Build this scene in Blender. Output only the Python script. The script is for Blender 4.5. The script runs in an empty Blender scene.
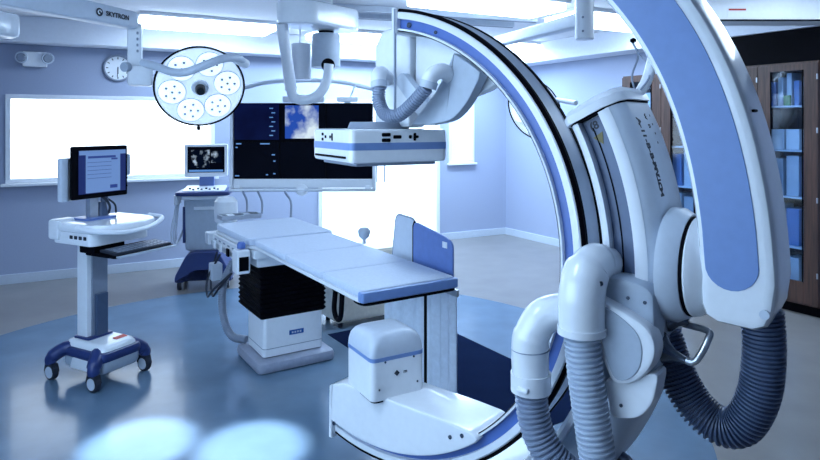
import bpy, bmesh, math, random
from mathutils import Vector, Matrix
random.seed(7)
PI = math.pi
def D(a): return math.radians(a)
sc = bpy.context.scene
COL = sc.collection

# ------------------------------------------------------------------ camera, world, light, exposure
CAMH = 1.8
cam = bpy.data.cameras.new('camera'); camo = bpy.data.objects.new('camera', cam); COL.objects.link(camo)
camo.location = (0, 0, CAMH); camo.rotation_euler = (PI/2, 0, 0)
cam.sensor_width = 36; cam.lens = 36*620/820; cam.shift_y = -105/820; cam.clip_start = .05
sc.camera = camo
w = bpy.data.worlds.new('world'); sc.world = w; w.use_nodes = True
w.node_tree.nodes['Background'].inputs[0].default_value = (.35, .6, 1, 1)
w.node_tree.nodes['Background'].inputs[1].default_value = .05
sc.view_settings.view_transform = 'Standard'; sc.view_settings.look = 'None'
sc.view_settings.gamma = 1; sc.view_settings.use_curve_mapping = False
sc.view_settings.exposure = -0.12
LIGHT = (.50, .73, 1.0)          # cool blue cast of the room's lamps
PANEL_W = 38                     # watts of each ceiling panel
CEIL = 3.0

# ------------------------------------------------------------------ materials (all procedural)
MATS = {}
def mat(name, col, rough=.4, metal=0., noise=.06, nscale=30., bump=0., coat=0., emit=None, es=0., spec=.5):
    if name in MATS: return MATS[name]
    m = bpy.data.materials.new(name); m.use_nodes = True
    nt = m.node_tree; b = nt.nodes['Principled BSDF']
    tc = nt.nodes.new('ShaderNodeTexCoord'); nz = nt.nodes.new('ShaderNodeTexNoise')
    nz.inputs['Scale'].default_value = nscale; nz.inputs['Detail'].default_value = 4
    nt.links.new(tc.outputs['Object'], nz.inputs['Vector'])
    rp = nt.nodes.new('ShaderNodeValToRGB')
    c0 = [max(0, c*(1-noise)) for c in col]; c1 = [min(1, c*(1+noise)) for c in col]
    rp.color_ramp.elements[0].color = (*c0, 1); rp.color_ramp.elements[1].color = (*c1, 1)
    rp.color_ramp.elements[0].position = .3; rp.color_ramp.elements[1].position = .7
    nt.links.new(nz.outputs['Fac'], rp.inputs['Fac']); nt.links.new(rp.outputs['Color'], b.inputs['Base Color'])
    b.inputs['Roughness'].default_value = rough; b.inputs['Metallic'].default_value = metal
    b.inputs['Coat Weight'].default_value = coat; b.inputs['Specular IOR Level'].default_value = spec
    if bump:
        bp = nt.nodes.new('ShaderNodeBump'); bp.inputs['Strength'].default_value = bump; bp.inputs['Distance'].default_value = .002
        nt.links.new(nz.outputs['Fac'], bp.inputs['Height']); nt.links.new(bp.outputs['Normal'], b.inputs['Normal'])
    if emit:
        b.inputs['Emission Color'].default_value = (*emit, 1); b.inputs['Emission Strength'].default_value = es
    MATS[name] = m
    return m
def wood(name, dark, light):
    m = mat(name, dark, .45, noise=0); nt = m.node_tree; b = nt.nodes['Principled BSDF']
    tc = nt.nodes.new('ShaderNodeTexCoord'); mp = nt.nodes.new('ShaderNodeMapping'); mp.inputs['Scale'].default_value = (30, 30, 1.5)
    nz = nt.nodes.new('ShaderNodeTexNoise'); nz.inputs['Scale'].default_value = 2; nz.inputs['Detail'].default_value = 6
    rp = nt.nodes.new('ShaderNodeValToRGB'); rp.color_ramp.elements[0].color = (*dark, 1); rp.color_ramp.elements[1].color = (*light, 1)
    rp.color_ramp.elements[0].position = .35; rp.color_ramp.elements[1].position = .65
    nt.links.new(tc.outputs['Object'], mp.inputs['Vector']); nt.links.new(mp.outputs['Vector'], nz.inputs['Vector'])
    nt.links.new(nz.outputs['Fac'], rp.inputs['Fac']); nt.links.new(rp.outputs['Color'], b.inputs['Base Color'])
    return m
def glass(name, tint=(.8, .9, 1), gloss=.12):
    m = bpy.data.materials.new(name); m.use_nodes = True; nt = m.node_tree; nt.nodes.clear()
    o = nt.nodes.new('ShaderNodeOutputMaterial'); t = nt.nodes.new('ShaderNodeBsdfTransparent'); g = nt.nodes.new('ShaderNodeBsdfGlossy')
    t.inputs[0].default_value = (*tint, 1); g.inputs['Roughness'].default_value = .05
    mx = nt.nodes.new('ShaderNodeMixShader'); mx.inputs[0].default_value = gloss
    nt.links.new(t.outputs[0], mx.inputs[1]); nt.links.new(g.outputs[0], mx.inputs[2]); nt.links.new(mx.outputs[0], o.inputs[0])
    MATS[name] = m; return m
def screen(name, c0, c1, scale=6, strength=1., p0=.4, p1=.65):
    m = mat(name, (.002, .003, .006), .45, spec=.02); nt = m.node_tree; b = nt.nodes['Principled BSDF']
    tc = nt.nodes.new('ShaderNodeTexCoord'); nz = nt.nodes.new('ShaderNodeTexNoise'); nz.inputs['Scale'].default_value = scale; nz.inputs['Detail'].default_value = 8
    rp = nt.nodes.new('ShaderNodeValToRGB'); rp.color_ramp.elements[0].color = (*c0, 1); rp.color_ramp.elements[1].color = (*c1, 1)
    rp.color_ramp.elements[0].position = p0; rp.color_ramp.elements[1].position = p1
    nt.links.new(tc.outputs['Object'], nz.inputs['Vector']); nt.links.new(nz.outputs['Fac'], rp.inputs['Fac'])
    nt.links.new(rp.outputs['Color'], b.inputs['Emission Color']); b.inputs['Emission Strength'].default_value = strength
    return m
mat('white', (.80, .83, .88), .35, coat=.15, noise=.02)
mat('white_gloss', (.83, .86, .90), .22, coat=.4, noise=.02)
mat('pale', (.56, .62, .71), .4, noise=.03)
mat('grey', (.40, .46, .55), .42, noise=.04)
mat('mid_grey', (.24, .28, .36), .45, noise=.04)
mat('inlay', (.17, .28, .56), .4, noise=.03)
mat('track_blue', (.075, .15, .44), .35, noise=.04)
mat('sleeve_channel', (.10, .14, .24), .4, noise=.05)
mat('black', (.002, .002, .004), .6, noise=.1, spec=.04)
mat('black_gloss', (.003, .004, .007), .2, spec=.3)
mat('rubber', (.015, .02, .035), .6)
mat('steel', (.55, .58, .62), .3, metal=.9)
mat('dark_steel', (.10, .12, .16), .25, metal=.8)
mat('hose_white', (.48, .55, .66), .4, noise=.03)
mat('hose_grey', (.26, .31, .42), .4, noise=.03)
mat('hose_dark', (.07, .10, .18), .38, noise=.05)
mat('navy', (.018, .036, .15), .35, noise=.04)
mat('slate', (.05, .08, .15), .4)
mat('navy_light', (.10, .17, .42), .35, noise=.04)
mat('pad', (.60, .67, .80), .6, bump=.3, nscale=60, noise=.04)
mat('pad_edge', (.10, .15, .32), .5)
mat('shield_blue', (.12, .20, .48), .35)
mat('curtain', (.74, .80, .90), .5, bump=.2)
mat('cream', (.86, .81, .70), .45)
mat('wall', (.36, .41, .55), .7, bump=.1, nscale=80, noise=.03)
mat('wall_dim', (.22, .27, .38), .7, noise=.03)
mat('soffit', (.72, .76, .84), .7, noise=.02)
mat('ceiling', (.78, .80, .85), .8, noise=.02)
mat('floor', (.225, .215, .21), .28, noise=.10, nscale=3, coat=.1)
mat('floor_blue', (.115, .185, .27), .22, noise=.10, nscale=3, coat=.15)
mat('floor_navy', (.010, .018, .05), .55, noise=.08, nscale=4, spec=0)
mat('base_grey', (.30, .33, .42), .45)
mat('yellow', (.16, .13, .04), .5)
mat('red', (.5, .03, .02), .5)
mat('green', (.03, .22, .05), .5)
mat('ink', (.01, .015, .03), .6)
mat('diffuser', (.9, .93, .98), .5, emit=(.62, .80, 1), es=11)
mat('daylight', (.9, .95, 1), .4, emit=(.80, .90, 1), es=2.6)
mat('added_window_glow', (.9, .95, 1), .4, emit=(.50, .73, 1), es=5.3)  # glow of the added, unseen window on the left wall
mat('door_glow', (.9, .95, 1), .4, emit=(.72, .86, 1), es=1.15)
mat('pane_glow', (.7, .8, 1), .2, emit=(.42, .6, 1), es=.55)
mat('lens', (.35, .40, .48), .1, metal=.3)
mat('lamp_glass', (.8, .85, .92), .3, emit=(.62, .80, 1), es=.62)
mat('pod', (.85, .88, .93), .3, emit=(.6, .78, 1), es=1.2)
mat('chip_blue', (.02, .1, .35), .4)
wood('brown_wood', (.042, .020, .015), (.090, .042, .030))
glass('glass', (.8, .9, 1), .05); glass('clear_plastic', (.75, .86, 1), .10)
screen('scr_dark', (.0015, .003, .03), (.003, .008, .06), 3, 1)
screen('scr_xray', (.02, .08, .45), (.75, .9, 1), 5, 1, .46, .66)
screen('scr_black', (.0, .0, .002), (.001, .001, .006), 3, .5)
screen('scr_us', (.0, .002, .01), (.5, .65, .85), 14, 1, .52, .72)
mat('scr_page', (.02, .03, .05), .3, emit=(.17, .32, .70), es=.8)
mat('scr_side', (.01, .01, .02), .3, emit=(.005, .015, .12), es=1)
mat('scr_bar', (.01, .01, .02), .3, emit=(.02, .05, .25), es=1)
mat('scr_ink', (.02, .03, .06), .3, emit=(.10, .3, .75), es=.8)

# ------------------------------------------------------------------ mesh helpers
def cr(pts, n=10):
    """smooth curve through points"""
    P = [Vector(p) for p in pts]; P = [2*P[0]-P[1]] + P + [2*P[-1]-P[-2]]; out = []
    for i in range(1, len(P)-2):
        a, b, c, d = P[i-1:i+3]
        for k in range(n):
            t = k/n
            out.append(.5*((2*b)+(c-a)*t+(2*a-5*b+4*c-d)*t*t+(3*b-a-3*c+d)*t**3))
    out.append(P[-2]); return out
def rpoly(pts, r, seg=4):
    """polygon with rounded corners; r is one radius or a list"""
    n = len(pts); out = []
    for i in range(n):
        p = Vector(pts[i]).to_2d(); a = Vector(pts[i-1]).to_2d(); b = Vector(pts[(i+1) % n]).to_2d()
        rr = r[i] if isinstance(r, (list, tuple)) else r
        if rr <= 0: out.append(tuple(p)); continue
        u = (a-p); v = (b-p); k = min(rr, u.length*.48, v.length*.48); A = p+u.normalized()*k; B = p+v.normalized()*k
        for j in range(seg+1):
            t = j/seg; q = (1-t)**2*A+2*t*(1-t)*p+t*t*B; out.append((q.x, q.y))
    return out
def area2(o): return sum(o[i-1][0]*o[i][1]-o[i][0]*o[i-1][1] for i in range(len(o)))/2
def inset(o, d):
    n = len(o); out = []
    for i in range(n):
        p = Vector(o[i]); a = Vector(o[i-1]); b = Vector(o[(i+1) % n])
        e1 = (p-a).normalized(); e2 = (b-p).normalized()
        nn = Vector((-e1.y, e1.x))+Vector((-e2.y, e2.x))
        if nn.length < 1e-6: nn = Vector((-e1.y, e1.x))
        nn.normalize(); c = max(.5, nn.dot(Vector((-e1.y, e1.x)))); q = p+nn*d/c
        out.append((q.x, q.y))
    return out
class MB:
    def __init__(s): s.bm = bmesh.new()
    def merge(s, b, M=None):
        if M is not None: bmesh.ops.transform(b, matrix=M, verts=b.verts)
        me = bpy.data.meshes.new('t'); b.to_mesh(me); b.free(); s.bm.from_mesh(me); bpy.data.meshes.remove(me); return s
    def box(s, c, size, bev=0, seg=2, rot=None, taper=None):
        b = bmesh.new(); bmesh.ops.create_cube(b, size=1)
        for v in b.verts:
            k = 1
            if taper and v.co.z > 0: v.co.x *= taper[0]; v.co.y *= taper[1]
            v.co = Vector((v.co.x*size[0], v.co.y*size[1], v.co.z*size[2]))
        if bev: bmesh.ops.bevel(b, geom=b.edges[:], offset=bev, segments=seg, affect='EDGES', profile=.5)
        M = Matrix.Translation(c)
        if rot is not None: M = M @ rot
        return s.merge(b, M)
    def bar(s, p0, p1, wd, ht, bev=0, taper=1):
        p0 = Vector(p0); p1 = Vector(p1); d = p1-p0; L = d.length; d.normalize()
        y = Vector((0, 0, 1)).cross(d); y = y.normalized() if y.length > 1e-4 else Vector((0, 1, 0)); z = d.cross(y)
        M = Matrix(((d.x, y.x, z.x, 0), (d.y, y.y, z.y, 0), (d.z, y.z, z.z, 0), (0, 0, 0, 1)))
        b = bmesh.new(); bmesh.ops.create_cube(b, size=1)
        for v in b.verts:
            k = taper if v.co.x > 0 else 1
            v.co = Vector((v.co.x*L, v.co.y*wd*k, v.co.z*ht*k))
        if bev: bmesh.ops.bevel(b, geom=b.edges[:], offset=bev, segments=2, affect='EDGES', profile=.5)
        return s.merge(b, Matrix.Translation((p0+p1)/2) @ M)
    def tube(s, path, r, seg=14, cap=True):
        P = [Vector(p) for p in path]; n = len(P); R = r if isinstance(r, (list, tuple)) else [r]*n
        T = [(P[min(i+1, n-1)]-P[max(i-1, 0)]).normalized() for i in range(n)]
        up = Vector((0, 0, 1)) if abs(T[0].z) < .9 else Vector((1, 0, 0))
        N = (up-up.dot(T[0])*T[0]).normalized(); rings = []
        for i in range(n):
            N = (N-N.dot(T[i])*T[i]).normalized(); B = T[i].cross(N)
            rings.append([s.bm.verts.new(P[i]+R[i]*(math.cos(2*PI*k/seg)*N+math.sin(2*PI*k/seg)*B)) for k in range(seg)])
        for i in range(n-1):
            for k in range(seg):
                s.bm.faces.new((rings[i][k], rings[i][(k+1) % seg], rings[i+1][(k+1) % seg], rings[i+1][k]))
        if cap: s.bm.faces.new(rings[0][::-1]); s.bm.faces.new(rings[-1])
        return s
    def cyl(s, p0, p1, r0, r1=None, seg=24, bev=0):
        r1 = r0 if r1 is None else r1; p0 = Vector(p0); p1 = Vector(p1); d = (p1-p0).normalized()
        if bev:
            return s.tube([p0, p0+d*bev*.3, p0+d*bev, p1-d*bev, p1-d*bev*.3, p1], [r0-bev, r0-bev*.3, r0, r1, r1-bev*.3, r1-bev], seg)
        return s.tube([p0, p1], [r0, r1], seg)
    def hose(s, pts, r, pitch=.013, seg=20, depth=.12):
        C = cr(pts, 24); L = [0]
        for i in range(1, len(C)): L.append(L[-1]+(C[i]-C[i-1]).length)
        N = int(L[-1]/pitch); path = []; R = []
        def at(d):
            for i in range(1, len(C)):
                if L[i] >= d: t = (d-L[i-1])/max(1e-9, L[i]-L[i-1]); return C[i-1].lerp(C[i], t)
            return C[-1]
        for k in range(N):
            for f, q in ((0, 1-depth), (.18, 1-depth), (.36, 1), (.72, 1), (.9, 1-depth)):
                path.append(at((k+f)*L[-1]/N)); R.append(r*q)
        return s.tube(path, R, seg)
    def lathe(s, prof, p=(0, 0, 0), axis=(0, 0, 1), seg=28):
        ax = Vector(axis).normalized(); q = ax.to_track_quat('Z', 'Y').to_matrix(); rings = []; p = Vector(p)
        for r, z in prof:
            rings.append([s.bm.verts.new(p+q @ Vector((max(r, 1e-4)*math.cos(2*PI*k/seg), max(r, 1e-4)*math.sin(2*PI*k/seg), z))) for k in range(seg)])
        for i in range(len(rings)-1):
            for k in range(seg):
                s.bm.faces.new((rings[i][k], rings[i][(k+1) % seg], rings[i+1][(k+1) % seg], rings[i+1][k]))
        s.bm.faces.new(rings[0][::-1]); s.bm.faces.new(rings[-1]); return s
    def plate(s, o, c0, c1, bev=0, f=None, both=True):
        """outline o (a,b) extruded from c0 to c1, edges rounded by bev; f maps (a,b,c) to xyz"""
        f = f or (lambda a, b, c: (a, b, c))
        if area2(o) < 0: o = o[::-1]
        k = .3*bev
        lay = [(0, c0), (0, c1)] if not bev else ([(bev, c0), (k, c0+k), (0, c0+bev)] if both else [(0, c0)])+[(0, c1-bev), (k, c1-k), (bev, c1)]
        if c1 < c0 and bev: lay = ([(bev, c0), (k, c0-k), (0, c0-bev)] if both else [(0, c0)])+[(0, c1+bev), (k, c1+k), (bev, c1)]
        rings = []
        for d, c in lay:
            oo = inset(o, d) if d else o
            rings.append([s.bm.verts.new(f(a, b, c)) for a, b in oo])
        n = len(o); fs = []
        for i in range(len(rings)-1):
            for j in range(n):
                s.bm.faces.new((rings[i][j], rings[i][(j+1) % n], rings[i+1][(j+1) % n], rings[i+1][j]))
        s.bm.faces.new(rings[0][::-1]); s.bm.faces.new(rings[-1]); return s
    def sweep(s, prof, t0, t1, n, f):
        """closed profile (r,s) swept over angle; f maps (r,s,t) to xyz"""
        rings = [[s.bm.verts.new(f(r, q, t0+(t1-t0)*i/n)) for r, q in prof] for i in range(n+1)]; m = len(prof)
        for i in range(n):
            for j in range(m):
                s.bm.faces.new((rings[i][j], rings[i][(j+1) % m], rings[i+1][(j+1) % m], rings[i+1][j]))
        s.bm.faces.new(rings[0][::-1]); s.bm.faces.new(rings[-1]); return s
    def build(s, name, m, parent=None, sharp=.62):
        bm = s.bm; bmesh.ops.recalc_face_normals(bm, faces=bm.faces)
        for fc in bm.faces: fc.smooth = True
        for e in bm.edges:
            e.smooth = not (len(e.link_faces) != 2 or e.calc_face_angle(0) > sharp)
        me = bpy.data.meshes.new(name); bm.to_mesh(me); bm.free(); me.materials.append(MATS[m])
        o = bpy.data.objects.new(name, me); COL.objects.link(o)
        if len(me.polygons) > 12: wnm = o.modifiers.new('wn', 'WEIGHTED_NORMAL'); wnm.keep_sharp = True
        if parent: o.parent = parent
        return o
def tag(o, label, cat, group=None, kind=None):
    if label: o['label'] = label
    if cat: o['category'] = cat
    if group: o['group'] = group
    if kind: o['kind'] = kind
    return o
def thing(name, label, cat, loc=(0, 0, 0), rotz=0, group=None):
    o = bpy.data.objects.new(name, None); COL.objects.link(o); o.empty_display_size = .1
    o.location = loc; o.rotation_euler = (0, 0, rotz); return tag(o, label, cat, group)
def struct(o, loc=None, rotz=None):
    o['kind'] = 'structure'
    if loc is not None: o.location = loc
    if rotz is not None: o.rotation_euler = (0, 0, rotz)
    return o
def part(name, src, parent, m=None, loc=None, rot=None):
    """another object sharing the mesh of src"""
    o = src.copy(); o.name = name; COL.objects.link(o); o.parent = parent
    if loc is not None: o.location = loc
    if rot is not None: o.rotation_euler = rot
    return o
def text_mesh(txt, size):
    cu = bpy.data.curves.new('t', 'FONT'); cu.body = txt; cu.size = size; cu.align_x = 'CENTER'; cu.align_y = 'CENTER'; cu.extrude = .0006; cu.offset = size*.03
    ob = bpy.data.objects.new('t', cu); COL.objects.link(ob); dg = bpy.context.evaluated_depsgraph_get(); dg.update()
    me = bpy.data.meshes.new_from_object(ob.evaluated_get(dg)); bpy.data.objects.remove(ob); bpy.data.curves.remove(cu); return me
def frame(x, y, o=(0, 0, 0)):
    x = Vector(x).normalized(); y = Vector(y); y = (y-y.dot(x)*x).normalized(); z = x.cross(y); o = Vector(o)
    return Matrix(((x.x, y.x, z.x, o.x), (x.y, y.y, z.y, o.y), (x.z, y.z, z.z, o.z), (0, 0, 0, 1)))
def lettering(name, txt, size, M, m, parent):
    """flat lettering: reads along M's x axis, faces M's z axis"""
    me = text_mesh(txt, size); me.transform(M); me.materials.clear(); me.materials.append(MATS[m])
    o = bpy.data.objects.new(name, me); COL.objects.link(o); o.parent = parent; return o
def at(px, py, d): return Vector(((px-410)/620*d, d, CAMH-(py-125)/620*d))

# ------------------------------------------------------------------ the room
CX, CY = 1.58, 10.24
TB = math.atan2(-.466, -.885)            # back wall runs from the corner to the left; local y points into the room
TR = D(-59.5)                            # right wall runs from the corner towards the camera; local -y points into the room
bd = Vector((math.cos(TB), math.sin(TB), 0)); rd = Vector((math.cos(TR), math.sin(TR), 0)); Cn = Vector((CX, CY, 0))
bi = Vector((-bd.y, bd.x, 0))            # into the room from the back wall
ri = Vector((rd.y, -rd.x, 0))            # into the room from the right wall
P1 = Cn+bd*7.8; P2 = P1+bi*10.3; P3 = Cn+rd*12.5
ring = [Cn-bd*.15-rd*.15, P1+bd*.15-bi*.15, P2+bd*.15+bi*.15, P3+rd*.15-ri*.15]
floor = struct(MB().plate([(p.x, p.y) for p in ring], -.12, 0).build('floor', 'floor'))
struct(MB().plate([(p.x, p.y) for p in ring], CEIL, CEIL+.12).build('ceiling', 'ceiling'))
# round blue vinyl field let into the floor, and a dark navy area over it
o = MB().plate([(-.95+2.76*math.cos(2*PI*k/128), 4.25+2.76*math.sin(2*PI*k/128)) for k in range(128)], 0, .0015).build('floor_inlay', 'floor_blue', floor)
o['label'] = 'round blue vinyl field in the floor'
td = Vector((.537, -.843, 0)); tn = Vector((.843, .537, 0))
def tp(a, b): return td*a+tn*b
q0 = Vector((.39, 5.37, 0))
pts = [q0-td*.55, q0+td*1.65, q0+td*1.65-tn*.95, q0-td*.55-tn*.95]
o = MB().plate([(p.x, p.y) for p in pts], .0015, .0035).build('floor_dark_area', 'floor_navy', floor); o['label'] = 'dark navy area on the floor beside the table'

OPEN = [(.63, 1.10, 1.20, 2.40), (1.27, 3.25, 0, 2.15), (4.66, 6.95, 1.136, 2.15)]   # small window, door, wide window
b = MB(); us = [-.15, .63, 1.10, 1.27, 3.25, 4.66, 6.95, 7.95]
for u0, u1 in zip(us, us[1:]):
    op = [q for q in OPEN if abs(q[0]-u0) < 1e-6]
    for z0, z1 in ([(0, op[0][2]), (op[0][3], CEIL)] if op else [(0, CEIL)]):
        if z1-z0 > .01: b.box(((u0+u1)/2, -.075, (z0+z1)/2), (u1-u0, .15, z1-z0))
struct(b.build('wall_back', 'wall'), (CX, CY, 0), TB)
struct(MB().box((6.2, .075, CEIL/2), (12.7, .15, CEIL)).build('wall_right', 'wall'), (CX, CY, 0), TR)
def wall_between(name, A, B, m='wall'):
    d = B-A; ang = math.atan2(d.y, d.x)
    return struct(MB().box((d.length/2, .075, CEIL/2), (d.length, .15, CEIL)).build(name, m), (A.x, A.y, 0), ang)
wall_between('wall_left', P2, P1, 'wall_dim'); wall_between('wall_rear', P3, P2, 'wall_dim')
struct(MB().box((3.9, .16, 2.86), (7.8, .32, .28), .01).build('trim_1', 'soffit'), (CX, CY, 0), TB)
struct(MB().box((5.9, -.19, 2.86), (11.2, .38, .28), .01).build('trim_2', 'soffit'), (CX, CY, 0), TR)
struct(MB().box((.62, .01, .055), (1.24, .02, .11), .004).box((5.54, .01, .055), (4.5, .02, .11), .004).build('baseboard_back', 'pale'), (CX, CY, 0), TB)
struct(MB().box((1.36, -.01, .055), (2.7, .02, .11), .004).build('baseboard_right', 'pale'), (CX, CY, 0), TR)
# wide window
def framebox(u0, u1, z0, z1, t, y0, y1):
    b = MB(); yc = (y0+y1)/2; dy = y1-y0
    b.box(((u0+u1)/2, yc, z0+t/2), (u1-u0, dy, t), .004).box(((u0+u1)/2, yc, z1-t/2), (u1-u0, dy, t), .004)
    b.box((u0+t/2, yc, (z0+z1)/2), (t, dy, z1-z0-2*t), .004).box((u1-t/2, yc, (z0+z1)/2), (t, dy, z1-z0-2*t), .004); return b
def room_thing(name, T=TB):
    o = bpy.data.objects.new(name, None); COL.objects.link(o); o['kind'] = 'structure'; o.location = (CX, CY, 0); o.rotation_euler = (0, 0, T); return o
wn = room_thing('window_1')
framebox(4.66, 6.95, 1.136, 2.15, .05, -.11, .015).build('window_frame', 'white', wn)
MB().box((5.805, -.09, 1.643), (2.19, .012, .914)).build('window_pane', 'daylight', wn)
MB().box((5.805, .03, 1.12), (2.37, .10, .032), .006).build('window_sill', 'white', wn)
wn = room_thing('window_2')
framebox(.63, 1.10, 1.20, 2.40, .045, -.11, .02).build('window_frame', 'white', wn)
MB().box((.865, -.08, 1.8), (.38, .012, 1.11)).build('window_pane', 'pane_glow', wn)
MB().box((.865, .025, 1.185), (.53, .07, .03), .005).build('window_sill', 'white', wn)
dr = room_thing('door_1')
b = MB(); b.box((1.30, -.045, 1.075), (.06, .14, 2.15), .005).box((3.22, -.045, 1.075), (.06, .14, 2.15), .005).box((2.26, -.045, 2.12), (1.86, .14, .06), .005)
b.build('door_frame', 'white', dr)
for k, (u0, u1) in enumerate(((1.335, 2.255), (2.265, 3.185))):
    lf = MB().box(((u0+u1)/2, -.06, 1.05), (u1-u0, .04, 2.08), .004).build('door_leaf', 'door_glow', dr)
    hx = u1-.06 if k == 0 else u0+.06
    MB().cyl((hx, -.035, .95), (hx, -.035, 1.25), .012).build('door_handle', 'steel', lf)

wl_ = bpy.data.objects.new('added_left_window', None); COL.objects.link(wl_); wl_['kind'] = 'structure'; wl_.location = P2; wl_.rotation_euler = (0, 0, math.atan2((P1-P2).y, (P1-P2).x))  # added unseen window, glowing to supply the light from the left
framebox(2.5, 5.7, .75, 2.35, .06, -.05, .0).build('window_frame', 'white', wl_)  # frame of the added, unseen window
for k in range(3): MB().box((3.065+1.035*k, -.02, 1.55), (1.0, .012, 1.48)).build('window_pane', 'added_window_glow', wl_)  # panes of the added, unseen window
for x in (3.5825, 4.6175): MB().box((x, -.025, 1.55), (.035, .05, 1.48)).build('added_window_mullion', 'white', wl_)
# ceiling light panels; the left-of-camera and behind-arm ones are unseen additions for extra light
def light_panel(u, v, near, k=1, L=1.5, W=.62):
    c = Cn+bd*u+bi*v
    t = thing('ceiling_light', 'flat white ceiling light panel '+near, 'light', (c.x, c.y, CEIL), TB, 'ceiling light panels')
    b = MB()
    for sy in (-1, 1): b.box((0, sy*(W/2-.015), -.02), (L, .03, .04), .004)
    for sx in (-1, 1): b.box((sx*(L/2-.015), 0, -.02), (.03, W-.06, .04), .004)
    b.build('frame', 'white', t); MB().box((0, 0, -.055), (L-.06, W-.06, .10), .02).build('diffuser', 'diffuser', t)
    la = bpy.data.lights.new('panel_light', 'AREA'); la.shape = 'RECTANGLE'; la.size = L-.1; la.size_y = W-.1; la.energy = PANEL_W*k; la.color = LIGHT
    lo = bpy.data.objects.new('panel_light', la); COL.objects.link(lo); lo.parent = t; lo.location = (0, 0, -.115)
for i, (u, v, k, nm) in enumerate(((1.1, 1.0, 1.3, 'over the corner of the room'), (2.9, .85, 2.0, 'over the white door'), (4.9, .95, .18, 'over the wide window behind the round lamp'),
                            (1.0, 3.3, .35, 'over the floor in front of the corner'), (2.8, 3.5, .7, 'over the far end of the patient table'), (1.4, 5.8, .08, 'added out of view over the floor behind the curved support arm'),
                            (6.7, 6.3, .35, 'added out of view over the floor left of the camera'))):
    light_panel(u, v, nm, k)

# ------------------------------------------------------------------ C-arm gantry (local x: out along the arm, local -y: towards the camera side)
GA = -0.696; ZC = 1.287
gan = thing('c_arm_gantry', 'large white ceiling-hung C-arm X-ray scanner with blue stripe and ribbed hoses', 'x-ray scanner', (-.121, 2.976, 0), GA)
def gf(u, v, s): return (u, -s, ZC+v)
def ga(r, s, t): return (r*math.cos(t), -s, ZC+r*math.sin(t))
def arcpts(r, t0, t1, n): return [(r*math.cos(t0+(t1-t0)*i/n), r*math.sin(t0+(t1-t0)*i/n)) for i in range(n+1)]
T0, T1 = D(-104.7), D(82)
# the C itself: I-section with a recess on each face and two black belts on the rim
prof = [(.952, .082), (.964, .085), (.966, .062), (1.006, .062), (1.008, .085), (1.034, .085), (1.047, .074), (1.047, -.074), (1.034, -.085), (1.008, -.085),
        (1.006, -.062), (.966, -.062), (.964, -.085), (.952, -.082)]
carc = MB().sweep(prof, T0, T1, 110, ga).build('c_arc', 'white_gloss', gan)
MB().sweep([(.9655, .066), (1.0065, .066), (1.0065, .0605), (.9655, .0605)], T0+.01, T1-.01, 110, ga).build('track', 'track_blue', carc)
for q in (1, -1):
    MB().sweep([(1.046, q*.056), (1.046, q*.070), (1.039, q*.079), (1.040, q*.084), (1.044, q*.084), (1.054, q*.075), (1.054, q*.056)], T0, T1, 110, ga).build('drive_belt', 'black', carc)
MB().sweep([(1.046, -.0555), (1.046, .0555), (1.0495, .0555), (1.0495, -.0555)], T0, T1, 110, ga).build('rim_band', 'pale', carc)
MB().sweep([(.9505, .079), (.9535, .0845), (.955, .0845), (.952, .078)], T0, T1, 110, ga).build('edge_seal', 'black', carc)
# end stops
MB().plate(rpoly([(.125, .925), (.155, .925), (.155, 1.048), (.125, 1.048)], .008), -.095, .095, .006, gf).build('end_plate', 'white', carc)
MB().cyl(gf(.21, .962, .06), gf(.21, .962, .072), .012).cyl(gf(.36, .915, .06), gf(.36, .915, .072), .008).build('screw', 'dark_steel', carc)
# detector column, side cover, bracket
colm = MB().plate(rpoly([(-.08, .50), (.15, .50), (.15, .93), (.13, .975), (-.03, .975), (-.08, .90)], .03), -.14, -.01, .02, gf).build('detector_column', 'white_gloss', gan)
MB().cyl(gf(.146, .52, .092), gf(.146, 1.04, .092), .006, seg=10).build('guide_rod', 'mid_grey', colm)
inner = arcpts(.945, D(80), D(48), 14)
MB().plate(inner+[(.56, .66), (.36, .60), (.20, .60), (.16, .70)], -.09, -.03, .012, gf).build('column_cover', 'white', colm)
# curved grey support between the C and the detector head
oc = arcpts(.93, D(62), D(52), 4)+[tuple(p.to_2d()) for p in cr([(.565, .70, 0), (.50, .60, 0), (.42, .535, 0), (.30, .512, 0)], 5)]+[(.20, .512), (.26, .58)]+[tuple(p.to_2d()) for p in cr([(.34, .66, 0), (.40, .75, 0), (.435, .82, 0)], 4)]
MB().plate(oc, -.02, .045, .008, gf).build('curved_bracket', 'grey', colm)
MB().plate(rpoly([(.09, .72), (.14, .76), (.30, .60), (.34, .545), (.27, .515)], .02), -.01, .04, .006, gf).build('link_plate', 'pale', colm)
def elbow(pts, r, name, m, parent, n=8):
    return MB().tube(cr([gf(*p) for p in pts], n), r, 20).build(name, m, parent)
for u, v, d in ((.065, .745, -1), (.375, .735, 1)):
    e = elbow([(u+d*.03, v-.02, .01), (u+d*.025, v+.01, .07), (u, v-.01, .115), (u-d*.012, v-.055, .125)], [.034]*24+[.036], 'hose_elbow', 'white', colm)
    MB().tube([gf(u-d*.006, v-.035, .122), gf(u-d*.014, v-.065, .126)], .038, 20).build('collar', 'pale', e)
MB().hose([gf(.08, .685, .126), gf(.082, .62, .13), gf(.125, .562, .135), gf(.20, .555, .135), gf(.28, .605, .13), gf(.358, .675, .126)], .031, .0125, 18, .16).build('hose', 'hose_grey', colm)
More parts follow.
